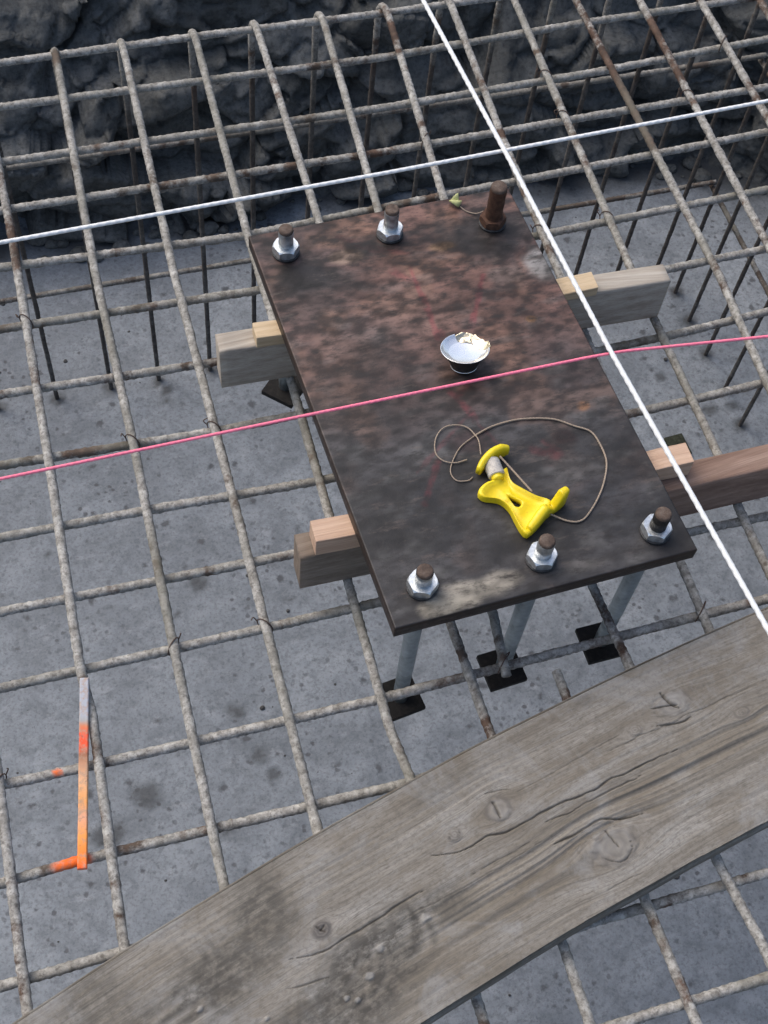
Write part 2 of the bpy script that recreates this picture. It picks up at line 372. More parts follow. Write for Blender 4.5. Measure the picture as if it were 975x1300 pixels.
# ------------------------------------------------------------------ the setting: pit, clay bank, concrete floor
TOE = [(-2.4, -5.2), (-2.7, -2.5), (-2.5, 0.0), (-1.7, 0.52), (-0.7, 0.55), (-0.07, 0.515), (0.17, 0.50), (0.39, 0.49), (0.59, 0.515),
       (1.28, 0.47), (1.77, 0.41), (1.99, 0.27), (2.25, -0.15), (2.6, -1.1), (2.8, -3.0), (2.6, -5.2), (0.2, -5.6)]
def build_bank():
    P = np.array([(x, y, 0) for x, y in TOE]); Pc = np.vstack([P[-2:], P, P[:3]])
    L = spline(Pc, 40)[80:-80 + 0]
    k = int(np.argmin(np.linalg.norm(L[len(L) // 2:] - L[0], axis=1))) + len(L) // 2
    L = L[:k + 1]; L[-1] = L[0]
    d = np.r_[0, np.cumsum(np.linalg.norm(np.diff(L, axis=0), axis=1))]
    t, ts = 0.0, []
    while t < d[-1] - 0.05:
        ts.append(t); x = np.interp(t, d, L[:, 0]); y = np.interp(t, d, L[:, 1])
        vis = -0.5 < x < 2.55 and y > -0.9
        t += 0.0075 if vis else 0.09
    ts = np.array(ts)
    Q = np.stack([np.interp(ts, d, L[:, 0]), np.interp(ts, d, L[:, 1])], 1)
    Tn = np.stack([np.interp(ts + 0.06, d, L[:, 0], period=d[-1]) - np.interp(ts - 0.06, d, L[:, 0], period=d[-1]),
                   np.interp(ts + 0.06, d, L[:, 1], period=d[-1]) - np.interp(ts - 0.06, d, L[:, 1], period=d[-1])], 1)
    Tn /= np.linalg.norm(Tn, axis=1)[:, None]
    N = np.stack([-Tn[:, 1], Tn[:, 0]], 1)
    s = np.sign(((Q - np.array([0.2, -2.2])) * N).sum(1)); N *= s[:, None]
    prof = np.array([(-0.02, -1.16), (0.0, -1.045), (0.02, -0.95), (0.06, -0.80), (0.13, -0.66), (0.24, -0.52), (0.40, -0.40), (0.56, -0.22), (0.72, 0.05), (0.92, 0.36), (1.15, 0.42)])
    pd = np.r_[0, np.cumsum(np.linalg.norm(np.diff(prof, axis=0), axis=1))]
    cut = np.interp(-0.3, prof[:, 1], pd)
    pv = np.r_[np.arange(0, cut, 0.0075), np.arange(cut, pd[-1], 0.04), pd[-1]]
    po = np.interp(pv, pd, prof[:, 0]); pz = np.interp(pv, pd, prof[:, 1])
    po = np.r_[po, 1.6, 2.4, 4, 8, 18, 45, 120]; pz = np.r_[pz, 0.43, 0.45, 0.45, 0.46, 0.5, 0.5, 0.5]
    G = np.zeros((len(ts), len(po), 3))
    G[..., 0] = Q[:, None, 0] + N[:, None, 0] * po; G[..., 1] = Q[:, None, 1] + N[:, None, 1] * po; G[..., 2] = pz
    V = G.reshape(-1, 3)
    amp = np.broadcast_to(sstep(-1.12, -0.98, pz) * (1 - sstep(1.0, 1.6, po)), G.shape[:2]).reshape(-1)
    top = np.broadcast_to(sstep(-0.52, -0.40, pz), G.shape[:2]).reshape(-1)
    def facet(p, sc, seed, tilt):
        warp = (np.stack([fbm(p * 4 / 1.0, 2, seed + 40 + q) for q in range(3)], -1) - 0.5) * 0.5
        q = p * sc + warp; i0 = np.floor(q).astype(np.int64); best = np.full(len(p), 9.0); val = np.zeros(len(p)); sec = np.full(len(p), 9.0)
        for dx in (-1, 0, 1):
            for dy in (-1, 0, 1):
                for dz in (-1, 0, 1):
                    c = i0 + np.array([dx, dy, dz]); h = [_hash(c[:, 0], c[:, 1], c[:, 2], seed + k) for k in range(7)]
                    r = q - (c + np.stack(h[:3], -1)); dd = (r ** 2).sum(1)
                    v = (h[3] - 0.5) + tilt * ((h[4] - 0.5) * r[:, 0] + (h[5] - 0.5) * r[:, 1] + (h[6] - 0.5) * 1.6 * r[:, 2])
                    near = dd < best
                    sec = np.where(near, best, np.minimum(sec, dd)); val = np.where(near, v, val); best = np.where(near, dd, best)
        return val, np.sqrt(sec) - np.sqrt(best)
    sq = V * np.array([1, 1, 1.5])
    f1, e1 = facet(sq, 4.2, 3, 1.6); f2, e2 = facet(sq, 11.0, 11, 1.5); f3, e3 = facet(sq, 30.0, 23, 1.4)
    dsp = 0.10 * f1 - 0.022 * (1 - sstep(0, 0.16, e1)) + 0.030 * f2 - 0.006 * (1 - sstep(0, 0.2, e2)) + 0.006 * f3 + 0.06 * (fbm(V * 9, 5, 5) - 0.5)
    dsp = dsp * amp * (1 - 0.55 * top)
    Nn = np.repeat(N, len(po), axis=0)
    V = V.copy(); V[:, 0] -= Nn[:, 0] * dsp * 0.9; V[:, 1] -= Nn[:, 1] * dsp * 0.9; V[:, 2] += (0.35 * dsp + 0.02 * (f2 * amp)) * (0.5 + top)
    a, b = len(ts), len(po)
    i = np.arange(a)[:, None]; j = np.arange(b - 1)[None, :]; i2 = (i + 1) % a
    F = np.stack([i * b + j, i * b + j + 1, i2 * b + j + 1, i2 * b + j], -1).reshape(-1, 4)
    return V, F, L
bv, bf, TOEL = build_bank()
bank = add('earth_bank', mesh('earth_bank', bv, bf, MAT['soil'], smooth=True)); tag(bank, 'dark grey clay bank dug away behind the rebar', kind='structure')

def build_floor():
    xs = np.unique(np.r_[np.linspace(-3, -0.5, 12), np.arange(-0.5, 2.4, 0.0125), np.linspace(2.4, 3.2, 5)])
    ys = np.unique(np.r_[np.linspace(-6, -1.95, 12), np.arange(-1.95, 0.75, 0.0125)])
    X, Y = np.meshgrid(xs, ys, indexing='ij'); p = p3(X, Y)
    Z = FLOOR + 0.010 * (fbm(p * 1.7, 3, 2) - 0.5) + 0.004 * (fbm(p * 14, 4, 8) - 0.5)
    yt = np.interp(X, TOEL[:, 0][np.argsort(TOEL[:, 0])], TOEL[:, 1][np.argsort(TOEL[:, 0])]) if False else None
    D = np.full(X.shape, 9.0)
    for q in TOEL[::3]: D = np.minimum(D, np.hypot(X - q[0], Y - q[1]))
    n = fbm(p * 6, 5, 4); mud = (1 - sstep(0.0, 0.10, D + 0.22 * (n - 0.5))) * 0.85
    # drips and dirt at the feet of the bars
    for (fx, fy) in FEET:
        r = np.hypot(X - fx, Y - fy) + 0.03 * (fbm(p * 30, 3, 9) - 0.5)
        mud = np.maximum(mud, 0.75 * (1 - sstep(0.008, 0.024, r)))
    for (px, py, rr) in [(250, 740, .026), (213, 494, .012), (212, 508, .010), (366, 760, .008), (225, 780, .007), (185, 1010, .03), (140, 1060, .03), (838, 478, .013), (290, 1055, .012), (900, 520, .02), (930, 515, .016), (300, 905, .02), (330, 960, .022), (345, 985, .018), (60, 705, .014)]:
        q = at(px, py, FLOOR); r = np.hypot((X - q[0]) * 0.8, Y - q[1]) + rr * 1.1 * (fbm(p * 40, 3, 19) - 0.5)
        mud = np.maximum(mud, 0.7 * (1 - sstep(rr * 0.5, rr * 1.1, r)))
    a, b = X.shape; i = np.arange(a - 1)[:, None] * b; j = np.arange(b - 1)[None, :]
    F = np.stack([i + j, i + b + j, i + b + j + 1, i + j + 1], -1).reshape(-1, 4)
    return mesh('concrete_floor', p3(X, Y, Z).reshape(-1, 3), F, MAT['concrete'], attrs={'mud': ('FLOAT', mud.ravel())})

# ------------------------------------------------------------------ survey of the bars (photo pixels on the two bar levels)
LP = {-1: [(0, 1002), (34, 1279)], 0: [(15, 300), (63, 591), (102, 850), (118, 913), (157, 1200)], 1: [(68, 58), (121, 347), (171, 571), (220, 819), (285, 1127)],
      2: [(153, 48), (221, 347), (296, 632), (403, 1054)], 3: [(244, 35), (314, 297), (369, 481), (414, 640), (494, 923), (520, 985)],
      4: [(324, 30), (405, 281), (572, 791), (624, 935), (724, 1227), (747, 1294)], 5: [(405, 12), (480, 266), (626, 778), (643, 858)],
      6: [(485, 0), (563, 251), (754, 748), (797, 841), (916, 1104), (972, 1206)], 7: [(570, 0), (648, 200), (866, 718), (894, 785)],
      8: [(653, 0), (801, 341), (827, 398), (908, 569), (940, 650)], 9: [(731, 0), (912, 347), (973, 485)], 10: [(812, 0), (972, 306)], 11: [(889, 0), (972, 146)], 12: [(964, 0)], 13: []}
CP = {0: [(0, 80), (236, 48), (477, 18)], 1: [(0, 136), (487, 73), (736, 30), (937, 0)], 2: [(0, 206), (487, 137), (766, 90), (972, 50)], 3: [(10, 266), (487, 193), (761, 146), (972, 111)],
      4: [(0, 340), (307, 300), (510, 259), (651, 231), (972, 168)], 5: [(0, 418), (332, 368), (698, 296), (972, 241)], 6: [(0, 501), (266, 461), (847, 342), (972, 316)],
      7: [(0, 591), (266, 549), (382, 526), (846, 427), (973, 396)], 8: [(0, 683), (191, 647), (402, 611), (869, 510), (969, 486)], 9: [(0, 777), (369, 704)],
      10: [(0, 874), (484, 764), (877, 675), (975, 655)], 11: [(0, 997), (99, 976), (476, 889), (921, 773)], 12: [(0, 1122), (99, 1093), (497, 999), (530, 990)],
      13: [(0, 1253), (146, 1211)], 14: [(844, 1145), (972, 1109)], 15: [(798, 1296), (972, 1242)], 16: [], 17: []}
YNEAR, XL, XR, YF = -2.2, -0.55, 1.60, 0.012
FEET = []
def bar_mesh(path, seed, coat=0.0, r=RB, paint=(), legs=True):
    P, t = resample(path, 0.004); P = smooth_line(P, 12)
    ph = rng.uniform(0, 6)
    lump = fbm(np.stack([t * 38, np.full_like(t, seed * 3.7), t * 0], 1), 4, seed) - 0.45
    def rf(s, th):
        rib = np.maximum(0, np.cos(s * 2 * np.pi / 0.0115 + np.abs(((th + ph) % (2 * np.pi)) - np.pi) * 1.1)) ** 2
        side = 0.05 * np.maximum(0, np.abs(np.cos(th + 0.4)) - 0.93) / 0.07
        hid = np.clip(lump[:, None] * 2.5, 0, 1)
        n = fbm(np.stack([s * 90 + 0 * th, np.cos(th) * 1.6 + 0 * s, np.sin(th) * 1.6 + seed * 5.1 + 0 * s], -1), 3, seed) - 0.5
        return 0.94 + (0.15 * rib + side) * (1 - 0.8 * hid) + 0.55 * np.clip(lump[:, None], 0, 1) * (0.6 + n) + 0.32 * n
    V, F, s = tube(P, r * (1 - 0.22 * sstep(-0.02, -0.2, P[:, 2])), 9, rf)
    pa = np.zeros(len(V))
    for (q, rad, st) in paint: pa = np.maximum(pa, st * (1 - sstep(rad * 0.5, rad, np.linalg.norm(V - q, axis=1))))
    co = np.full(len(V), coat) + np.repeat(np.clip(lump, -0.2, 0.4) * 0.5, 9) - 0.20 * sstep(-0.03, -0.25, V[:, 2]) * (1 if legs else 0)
    co = co + np.repeat(0.55 * (fbm(np.stack([t * 5, np.full_like(t, seed * 2.3), t * 0], 1), 3, seed + 7) - 0.47), 9)
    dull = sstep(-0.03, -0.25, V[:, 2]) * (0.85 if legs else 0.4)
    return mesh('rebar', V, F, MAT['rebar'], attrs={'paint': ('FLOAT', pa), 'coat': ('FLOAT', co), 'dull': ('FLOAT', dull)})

cage = thing('rebar_cage', 'tied cage of cement splashed rebar with a square top mesh above the concrete floor', 'rebar', (0.5, 0.0, FLOOR))
def bend(a, corner, b, r=0.05):
    a, corner, b = map(np.asarray, (a, corner, b)); u = (a - corner) / np.linalg.norm(a - corner); v = (b - corner) / np.linalg.norm(b - corner)
    t = np.linspace(0, 1, 9)[:, None]; p0, p1 = corner + u * r, corner + v * r
    return (1 - t) ** 2 * p0 + 2 * t * (1 - t) * corner + t ** 2 * p1
LX = {}
for i, pts in LP.items():
    W = np.array([at(x, y, 0.0)[:2] for x, y in pts]) if pts else np.zeros((0, 2))
    if i == 13: W = np.array([[1.545, -0.2]])
    W = W[np.argsort(-W[:, 1])]
    xf, xn = W[0, 0], W[-1, 0]
    if i == 12: xf = xn = 1.432
    yend = -1.3145 if i == 5 else YNEAR
    ins = W[(W[:, 1] < YF - 0.06)]
    body = [(xf, YF - 0.055, 0)] + [(x, y, 0) for x, y in ins] + ([(xn, yend, 0)] if yend < (ins[-1, 1] if len(ins) else 9) - 0.01 else [])
    corner = np.array([xf, YF, 0.0]); foot = np.array([xf - 0.012, YF + 0.004, FLOOR - 0.01])
    path = np.vstack([[foot], bend(foot, corner, np.array(body[0])), body])
    FEET.append(foot[:2]); LX[i] = np.array([(p[1], p[0]) for p in body])[::-1]
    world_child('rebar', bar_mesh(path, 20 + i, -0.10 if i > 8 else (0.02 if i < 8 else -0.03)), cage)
# the piece that takes over from the bar cut short in front of the steel plate
q0 = at(706, 852, 0.0); q1 = at(826, 1160, 0.0); q2 = at(878, 1283, 0.0)
world_child('rebar', bar_mesh([(q0[0], q0[1], 0), (q1[0], q1[1], 0), (q2[0], q2[1], 0), (q2[0] + .01, YNEAR, 0)], 61, 0.0), cage)
CY = {}
for j, pts in CP.items():
    W = np.array([at(x, y, CZ)[:2] for x, y in pts]) if pts else np.array([[0.5, -0.1172 * j]])
    W = W[np.argsort(W[:, 0])]
    y0, y1 = W[0, 1], W[-1, 1]
    paint = []
    if j == 12: paint = [(at(88, 1098, CZ + 0.008), 0.026, 0.95), (at(100, 1096, CZ + .008), 0.02, 1.0)]
    if j == 11: paint = [(at(73, 980, CZ + 0.008), 0.008, 0.9)]
    body = [(XL, y0, CZ)] + [(x, y, CZ) for x, y in W if x < XR - 0.07] + [(XR - 0.055, y1, CZ)]
    corner = np.array([XR, y1, CZ]); foot = np.array([XR - 0.004, y1 + 0.004, FLOOR - 0.01])
    path = np.vstack([body, bend(np.array(body[-1]), corner, foot), [foot]])
    FEET.append(foot[:2]); CY[j] = np.array([(p[0], p[1]) for p in body])
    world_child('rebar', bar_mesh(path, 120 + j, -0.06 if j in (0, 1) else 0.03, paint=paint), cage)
# horizontal bars tied to the legs, far face and right face
for z in (-0.303, -0.685):
    world_child('rebar', bar_mesh([(XL, YF + 0.018, z + 0.01), (0.5, YF + 0.018, z), (XR + .02, YF + 0.018, z - 0.005)], 200 + int(-z * 100), -0.06, r=0.0078, legs=False), cage)
    world_child('rebar', bar_mesh([(XR + 0.016, YF + 0.03, z - .02), (XR + 0.016, -1, z - .02), (XR + 0.016, YNEAR, z - .02)], 230 + int(-z * 100), -0.08, r=0.0078, legs=False), cage)
# tie wire twisted round crossings: one joined part
TV, TF = [], []
for i in LX:
    for j in CY:
        if rng.uniform() > 0.12: continue
        x = 0.12 * i
        for _ in range(4):
            y = np.interp(x, CY[j][:, 0], CY[j][:, 1]); x = np.interp(y, LX[i][:, 0], LX[i][:, 1])
        if y > -0.03 or (i == 5 and y < -1.3): continue
        s = 1 if rng.uniform() < 0.5 else -1; th = np.linspace(0, 2 * np.pi, 15)
        rad = RB + 0.0028; dirx, diry = 0.7071 * s, 0.7071
        loop = np.stack([x + dirx * np.cos(th) * rad * 1.3, y + diry * np.cos(th) * rad * 1.3, CZ / 2 + np.sin(th) * (RB - CZ / 2 + 0.0015)], 1)
        V, F, _s = tube(loop, 0.0009, 5); off = sum(len(v) for v in TV); TV.append(V); TF += [[k + off for k in f] for f in F]
        e0 = loop[0]; tl = rng.uniform(0.004, 0.009); ang = rng.uniform(0, 6.28)
        tail = np.array([e0, e0 + [0.006 * dirx, 0.006 * diry, 0.006], e0 + [tl * math.cos(ang), tl * math.sin(ang), 0.009]])
        V, F, _s = tube(spline(tail, 4), 0.0009, 5); off = sum(len(v) for v in TV); TV.append(V); TF += [[k + off for k in f] for f in F]
tw = world_child('tie_wire', mesh('tie_wire', np.vstack(TV), TF, MAT['wire']), cage); tw['kind'] = 'stuff'
fl = add('concrete_floor', build_floor()); tag(fl, 'blue grey concrete floor of the pit', kind='structure')

# clods and stones fallen at the foot of the bank, and grit on the floor
def rock(r, seed):
    import bmesh
    bm = bmesh.new(); bmesh.ops.create_icosphere(bm, subdivisions=2, radius=1.0)
    V = np.array([v.co[:] for v in bm.verts]); F = [[v.index for v in f.verts] for f in bm.faces]; bm.free()
    n = fbm(V * 1.3 + seed * 7.1, 3, seed) - 0.5
    return V * (1 + 0.9 * n)[:, None] * r * np.array([1, rng.uniform(.7, 1), rng.uniform(.5, .8)]), F
CV, CF, off = [], [], 0
for k in range(170):
    q = TOEL[rng.integers(len(TOEL))]
    if not (-0.5 < q[0] < 2.4 and q[1] > -0.6): continue
    r = 0.006 + 0.028 * rng.uniform() ** 3; V, F = rock(r, k)
    V = V + np.array([q[0] + rng.normal() * 0.02, q[1] - abs(rng.normal()) * 0.05 + 0.01, FLOOR + r * 0.35])
    CV.append(V); CF += [[a + off for a in f] for f in F]; off += len(V)
clods = add('soil_clods', mesh('soil_clods', np.vstack(CV), CF, MAT['soil'], smooth=False)); tag(clods, 'small dark clay clods fallen along the foot of the bank', 'soil', kind='stuff')
GV, GF, off = [], [], 0
for k in range(150):
    r = 0.0016 + 0.0045 * rng.uniform() ** 3; x, y = rng.uniform(-0.35, 1.55), rng.uniform(-1.75, 0.4)
    V, F = rock(r, 300 + k); V = V + np.array([x, y, FLOOR + r * 0.4]); GV.append(V); GF += [[a + off for a in f] for f in F]; off += len(V)
grit = add('grit', mesh('grit', np.vstack(GV), GF, MAT['stone'], smooth=False)); tag(grit, 'dark grit and crumbs scattered on the concrete floor', 'gravel', kind='stuff')

# ------------------------------------------------------------------ scaffold plank across the near corner
PW, PT, PZ = 0.252, 0.038, 0.046
UE = np.array([at(x, y, PZ)[:2] for x, y in [(30, 1290), (315, 1105), (520, 990), (800, 850), (975, 768)]])
cf = np.polyfit(UE[:, 0], UE[:, 1], 2)
def edge_y(s):
    sc = np.clip(s, -0.22, 0.98); y = np.polyval(cf, sc); dy = np.polyval(np.polyder(cf), sc); return y + (s - sc) * dy, dy
def plank_pos(s, v, dz):
    y, dy = edge_y(s); ln = np.sqrt(1 + dy * dy)
    return np.stack([s + v * dy / ln, y - v / ln, PZ + dz], -1)
def plank_sv(px, py):
    q = at(px, py, PZ); s, v = q[0], 0.1
    for _ in range(12):
        p = plank_pos(np.array([s]), np.array([v]), np.array([0.0]))[0]; s += q[0] - p[0]; v -= (q[1] - p[1]); 
    return s, v
def sv(pts): return np.array([plank_sv(*p) for p in pts])
def seg_dist(s, v, line):
    D = np.full(s.shape, 9.0); T = np.zeros(s.shape); tot = 0; lens = np.linalg.norm(np.diff(line, axis=0), axis=1)
    for k in range(len(line) - 1):
        a, b = line[k], line[k + 1]; ab = b - a; t = np.clip(((s - a[0]) * ab[0] + (v - a[1]) * ab[1]) / (ab @ ab), 0, 1)
        d = np.hypot(s - a[0] - t * ab[0], v - a[1] - t * ab[1]); T = np.where(d < D, (tot + t * lens[k]) / lens.sum(), T); D = np.minimum(D, d); tot += lens[k]
    return D, T
ss = np.unique(np.r_[np.linspace(-0.9, -0.2, 40), np.arange(-0.2, 0.98, 0.0017), np.linspace(0.98, 2.1, 60)])
vv = np.linspace(0, PW, 250)
KN = [(855, 893, .024, .016), (633, 1028, .018, .015), (780, 1075, .030, .024), (408, 1181, .013, .011), (577, 1060, .009, .009), (806, 927, .010, .008), (942, 905, .012, .008)]
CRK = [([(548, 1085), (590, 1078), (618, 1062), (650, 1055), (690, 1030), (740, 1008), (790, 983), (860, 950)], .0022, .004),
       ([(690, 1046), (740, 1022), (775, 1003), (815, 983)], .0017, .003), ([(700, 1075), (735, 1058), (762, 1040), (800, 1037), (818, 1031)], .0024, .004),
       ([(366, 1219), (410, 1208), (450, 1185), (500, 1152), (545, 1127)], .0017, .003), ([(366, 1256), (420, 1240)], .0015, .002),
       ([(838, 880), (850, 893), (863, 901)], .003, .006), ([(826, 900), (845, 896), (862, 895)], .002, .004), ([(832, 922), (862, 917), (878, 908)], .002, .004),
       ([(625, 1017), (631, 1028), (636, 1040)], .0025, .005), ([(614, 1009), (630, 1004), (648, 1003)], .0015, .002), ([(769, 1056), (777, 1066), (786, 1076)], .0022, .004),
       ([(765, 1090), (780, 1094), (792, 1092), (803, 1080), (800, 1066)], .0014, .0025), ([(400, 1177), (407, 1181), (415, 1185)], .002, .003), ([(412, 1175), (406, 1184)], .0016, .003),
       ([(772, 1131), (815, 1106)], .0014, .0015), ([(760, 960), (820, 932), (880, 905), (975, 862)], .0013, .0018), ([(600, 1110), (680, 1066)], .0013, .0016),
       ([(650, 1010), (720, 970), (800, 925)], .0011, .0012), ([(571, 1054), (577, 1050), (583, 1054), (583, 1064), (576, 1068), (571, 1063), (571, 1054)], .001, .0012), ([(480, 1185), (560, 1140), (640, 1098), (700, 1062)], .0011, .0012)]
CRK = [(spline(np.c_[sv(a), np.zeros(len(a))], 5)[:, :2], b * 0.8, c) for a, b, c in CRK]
def plank_fields(s, v):
    g = v.copy(); knot = np.zeros_like(s); h = np.zeros_like(s); crack = np.zeros_like(s); pale = np.zeros_like(s)
    for (px, py, ra, rb) in KN:
        ks, kv = plank_sv(px, py); ds, dv = s - ks, v - kv
        e = np.hypot(ds / ra, dv / rb)
        g = g - np.sign(dv) * np.minimum(np.abs(dv), rb * 0.8) * np.exp(-(ds / (ra * 2.0)) ** 2) * np.exp(-np.maximum(0, np.abs(dv) - rb * .5) / (rb * 1.4))
        n = fbm(p3(s * 90, v * 90, px * .1), 3, 3) - 0.5
        k = 1 - sstep(0.65, 1.05, e + n * 0.7); ring = np.exp(-((e + n * 0.6 - 0.95) / 0.14) ** 2); knot = np.maximum(knot, np.clip(k * (0.95 if px == 408 else 0.16) + k * 0.34 * np.sin(e * 19 + 7 * n) + 0.6 * ring * sstep(.3, .6, n + .5), 0, 1)); pale = np.maximum(pale, k * (0.24 if ra > .017 else 0) * (0.5 + vnoise(p3(s * 120, v * 120, 1))))
        h += 0.0009 * k - 0.0008 * np.exp(-((e + n * .9 - 1.05) / 0.10) ** 2) * sstep(0.4, 0.65, fbm(p3(s * 60, v * 60, px), 2, 71))
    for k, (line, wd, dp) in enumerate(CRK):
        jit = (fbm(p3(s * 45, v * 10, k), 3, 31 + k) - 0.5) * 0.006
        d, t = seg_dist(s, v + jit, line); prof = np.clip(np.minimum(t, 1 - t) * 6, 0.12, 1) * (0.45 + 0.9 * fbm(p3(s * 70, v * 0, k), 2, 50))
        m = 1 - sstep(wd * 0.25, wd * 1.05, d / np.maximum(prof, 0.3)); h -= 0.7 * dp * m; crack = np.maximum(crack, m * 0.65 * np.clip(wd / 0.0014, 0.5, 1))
    gr = fbm(p3(s * 3, g * 210, 0), 5, 12); h += 0.0016 * (gr - 0.5) + 0.0025 * (fbm(p3(s * 4, v * 18, 3), 3, 14) - 0.5)
    band = np.exp(-((v - 0.135 - 0.03 * np.sin(s * 4)) / 0.03) ** 2) * sstep(0.2, 0.4, s)
    h += band * 0.007 * (fbm(p3(s * 2.2, g * 160, 7), 3, 77) - 0.55)
    mud = 0.45 * band * sstep(0.5, 0.72, fbm(p3(s * 2.2, g * 130, 7), 4, 77))
    for (px, py, ra, rb, st) in [(335, 1160, .045, .055, .75), (480, 1225, .085, .055, 1.0), (250, 1265, .10, .06, .85), (520, 1180, .05, .04, .8), (435, 1270, .07, .05, .9), (180, 1290, .07, .05, .6), (560, 1150, .045, .03, .7), (330, 1210, .06, .05, .7), (400, 1280, .09, .04, .7), (120, 1290, .08, .05, .5), (740, 890, .02, .012, .4), (560, 1000, .06, .02, .3)]:
        ks, kv = plank_sv(px, py); n = fbm(p3(s * 16, v * 16, 2), 5, 61) - 0.5
        mud = np.maximum(mud, st * (1 - sstep(0.25, 1.15, np.hypot((s - ks) / ra, (v - kv) / rb) + n * 1.3)))
    # boot-sole ripples pressed into the mud
    for (px, py, fr, ra) in [(505, 1200, 330, .075), (235, 1255, 300, .075), (470, 1240, 420, .05)]:
        ks, kv = plank_sv(px, py); ds, dv = s - ks, v - kv; r = np.hypot(ds, dv)
        rip = np.sin((ds * 0.55 + dv * 0.8 + 6 * (ds - dv) ** 2) * fr + 7 * fbm(p3(s * 18, v * 18, 1), 3, 5)); wgt = (1 - sstep(ra * 0.4, ra, r)) * sstep(0.42, 0.6, fbm(p3(s * 22, v * 22, 5), 3, 8))
        mud = np.clip(mud + 0.38 * rip * wgt, 0, 1); h += 0.0003 * rip * wgt
    for (px, py, rr) in [(254, 1282, .004), (482, 1203, .006), (469, 1240, .005), (455, 1270, .004), (540, 1165, .006), (440, 1268, .003), (338, 1294, .003)]:
        ks, kv = plank_sv(px, py); e = np.hypot((s - ks) * .8, v - kv) + 0.004 * (fbm(p3(s * 200, v * 200, 0), 2, 4) - .5); k = 1 - sstep(rr * .5, rr, e); pale = np.maximum(pale, k * .45); h += .0025 * k
    return g, knot, h, crack, mud, pale
V, F, uv = slab(ss, vv, plank_pos, PT, 0.0035)
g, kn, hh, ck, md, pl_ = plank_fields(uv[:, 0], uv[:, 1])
up = (uv[:, 2] > -0.004); V[:, 2] += np.where(up, hh, 0)
edge = (uv[:, 2] <= -0.004); yy, dyy = edge_y(uv[:, 0])
gz = fbm(p3(uv[:, 0] * 5, uv[:, 2] * 300, 1), 4, 5) - .5
V[:, 1] += np.where(edge, np.where(uv[:, 1] > PW / 2, -1, 1) * 0.002 * gz, 0) + 0.004 * (fbm(p3(uv[:, 0] * 7, uv[:, 0] * 0, 3), 3, 91) - .5)
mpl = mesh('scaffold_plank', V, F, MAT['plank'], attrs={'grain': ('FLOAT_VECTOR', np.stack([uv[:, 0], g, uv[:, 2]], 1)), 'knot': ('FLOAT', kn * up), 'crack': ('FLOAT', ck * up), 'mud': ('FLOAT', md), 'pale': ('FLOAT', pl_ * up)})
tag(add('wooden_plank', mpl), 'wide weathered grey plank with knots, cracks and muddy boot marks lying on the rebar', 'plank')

# ------------------------------------------------------------------ timbers, wedges and the steel plate they carry
def timber(name, p0, p1, width, height, z0, mat, seed, label, cat='timber', ch=0.002):
    p0, p1 = np.array(p0, float), np.array(p1, float); ln = np.linalg.norm(p1 - p0); d = (p1 - p0) / ln; nrm = np.array([-d[1], d[0]])
    def pos(u, v, dz):
        xy = p0 + np.outer(u, d) + np.outer(v, nrm); n = fbm(np.stack([u * 8, v * 60, dz * 60], 1), 3, seed) - 0.5
        return np.c_[xy + np.outer(0.0012 * n * np.sign(v), nrm), z0 + height + dz + 0.0012 * n]
    V, F, uv = slab(np.linspace(0, ln, max(6, int(ln / 0.012))), np.linspace(-width / 2, width / 2, 9), pos, height, ch)
    gr = np.stack([uv[:, 0] + seed, uv[:, 1] + 0.3 + 0.02 * np.sin(uv[:, 0] * 5 + seed), uv[:, 2] * 0.6], 1)
    return tag(add(name, mesh(name, V, F, MAT[mat], attrs={'grain': ('FLOAT_VECTOR', gr)})), label, cat, 'timbers under the steel plate')
ZB = RB + 0.0016; HB = 0.089
timber('timber_bearer', (0.266, -0.763), (0.952, -0.784), 0.034, HB, ZB, 'pine', 3, 'pale sawn timber on edge under the plate end with the rusty bolt')
timber('timber_bearer', (0.297, -1.1085), (0.585, -1.113), 0.037, HB, ZB, 'grey_pine', 9, 'short brown timber block on edge under the plate near the yellow line winder')
timber('timber_bearer', (0.615, -1.128), (1.75, -1.120), 0.039, HB, ZB, 'red_pine', 14, 'long reddish timber on edge running out from under the steel plate')
PH, PTX, PTY, PLW, PLL, PX, PY, PYAW, PTH = 0.150, -0.015, -0.05, 0.4077, 0.6712, 0.5635, -0.9409, 0.0402, 0.024
def plate_z(x, y): return PH + PTX * (np.asarray(x) - PX) + PTY * (np.asarray(y) - PY)
def on_plate(px, py, dz=0.0):
    z = PH
    for _ in range(6): q = at(px, py, z + dz); z = float(plate_z(q[0], q[1]))
    return np.array([q[0], q[1], z + dz])
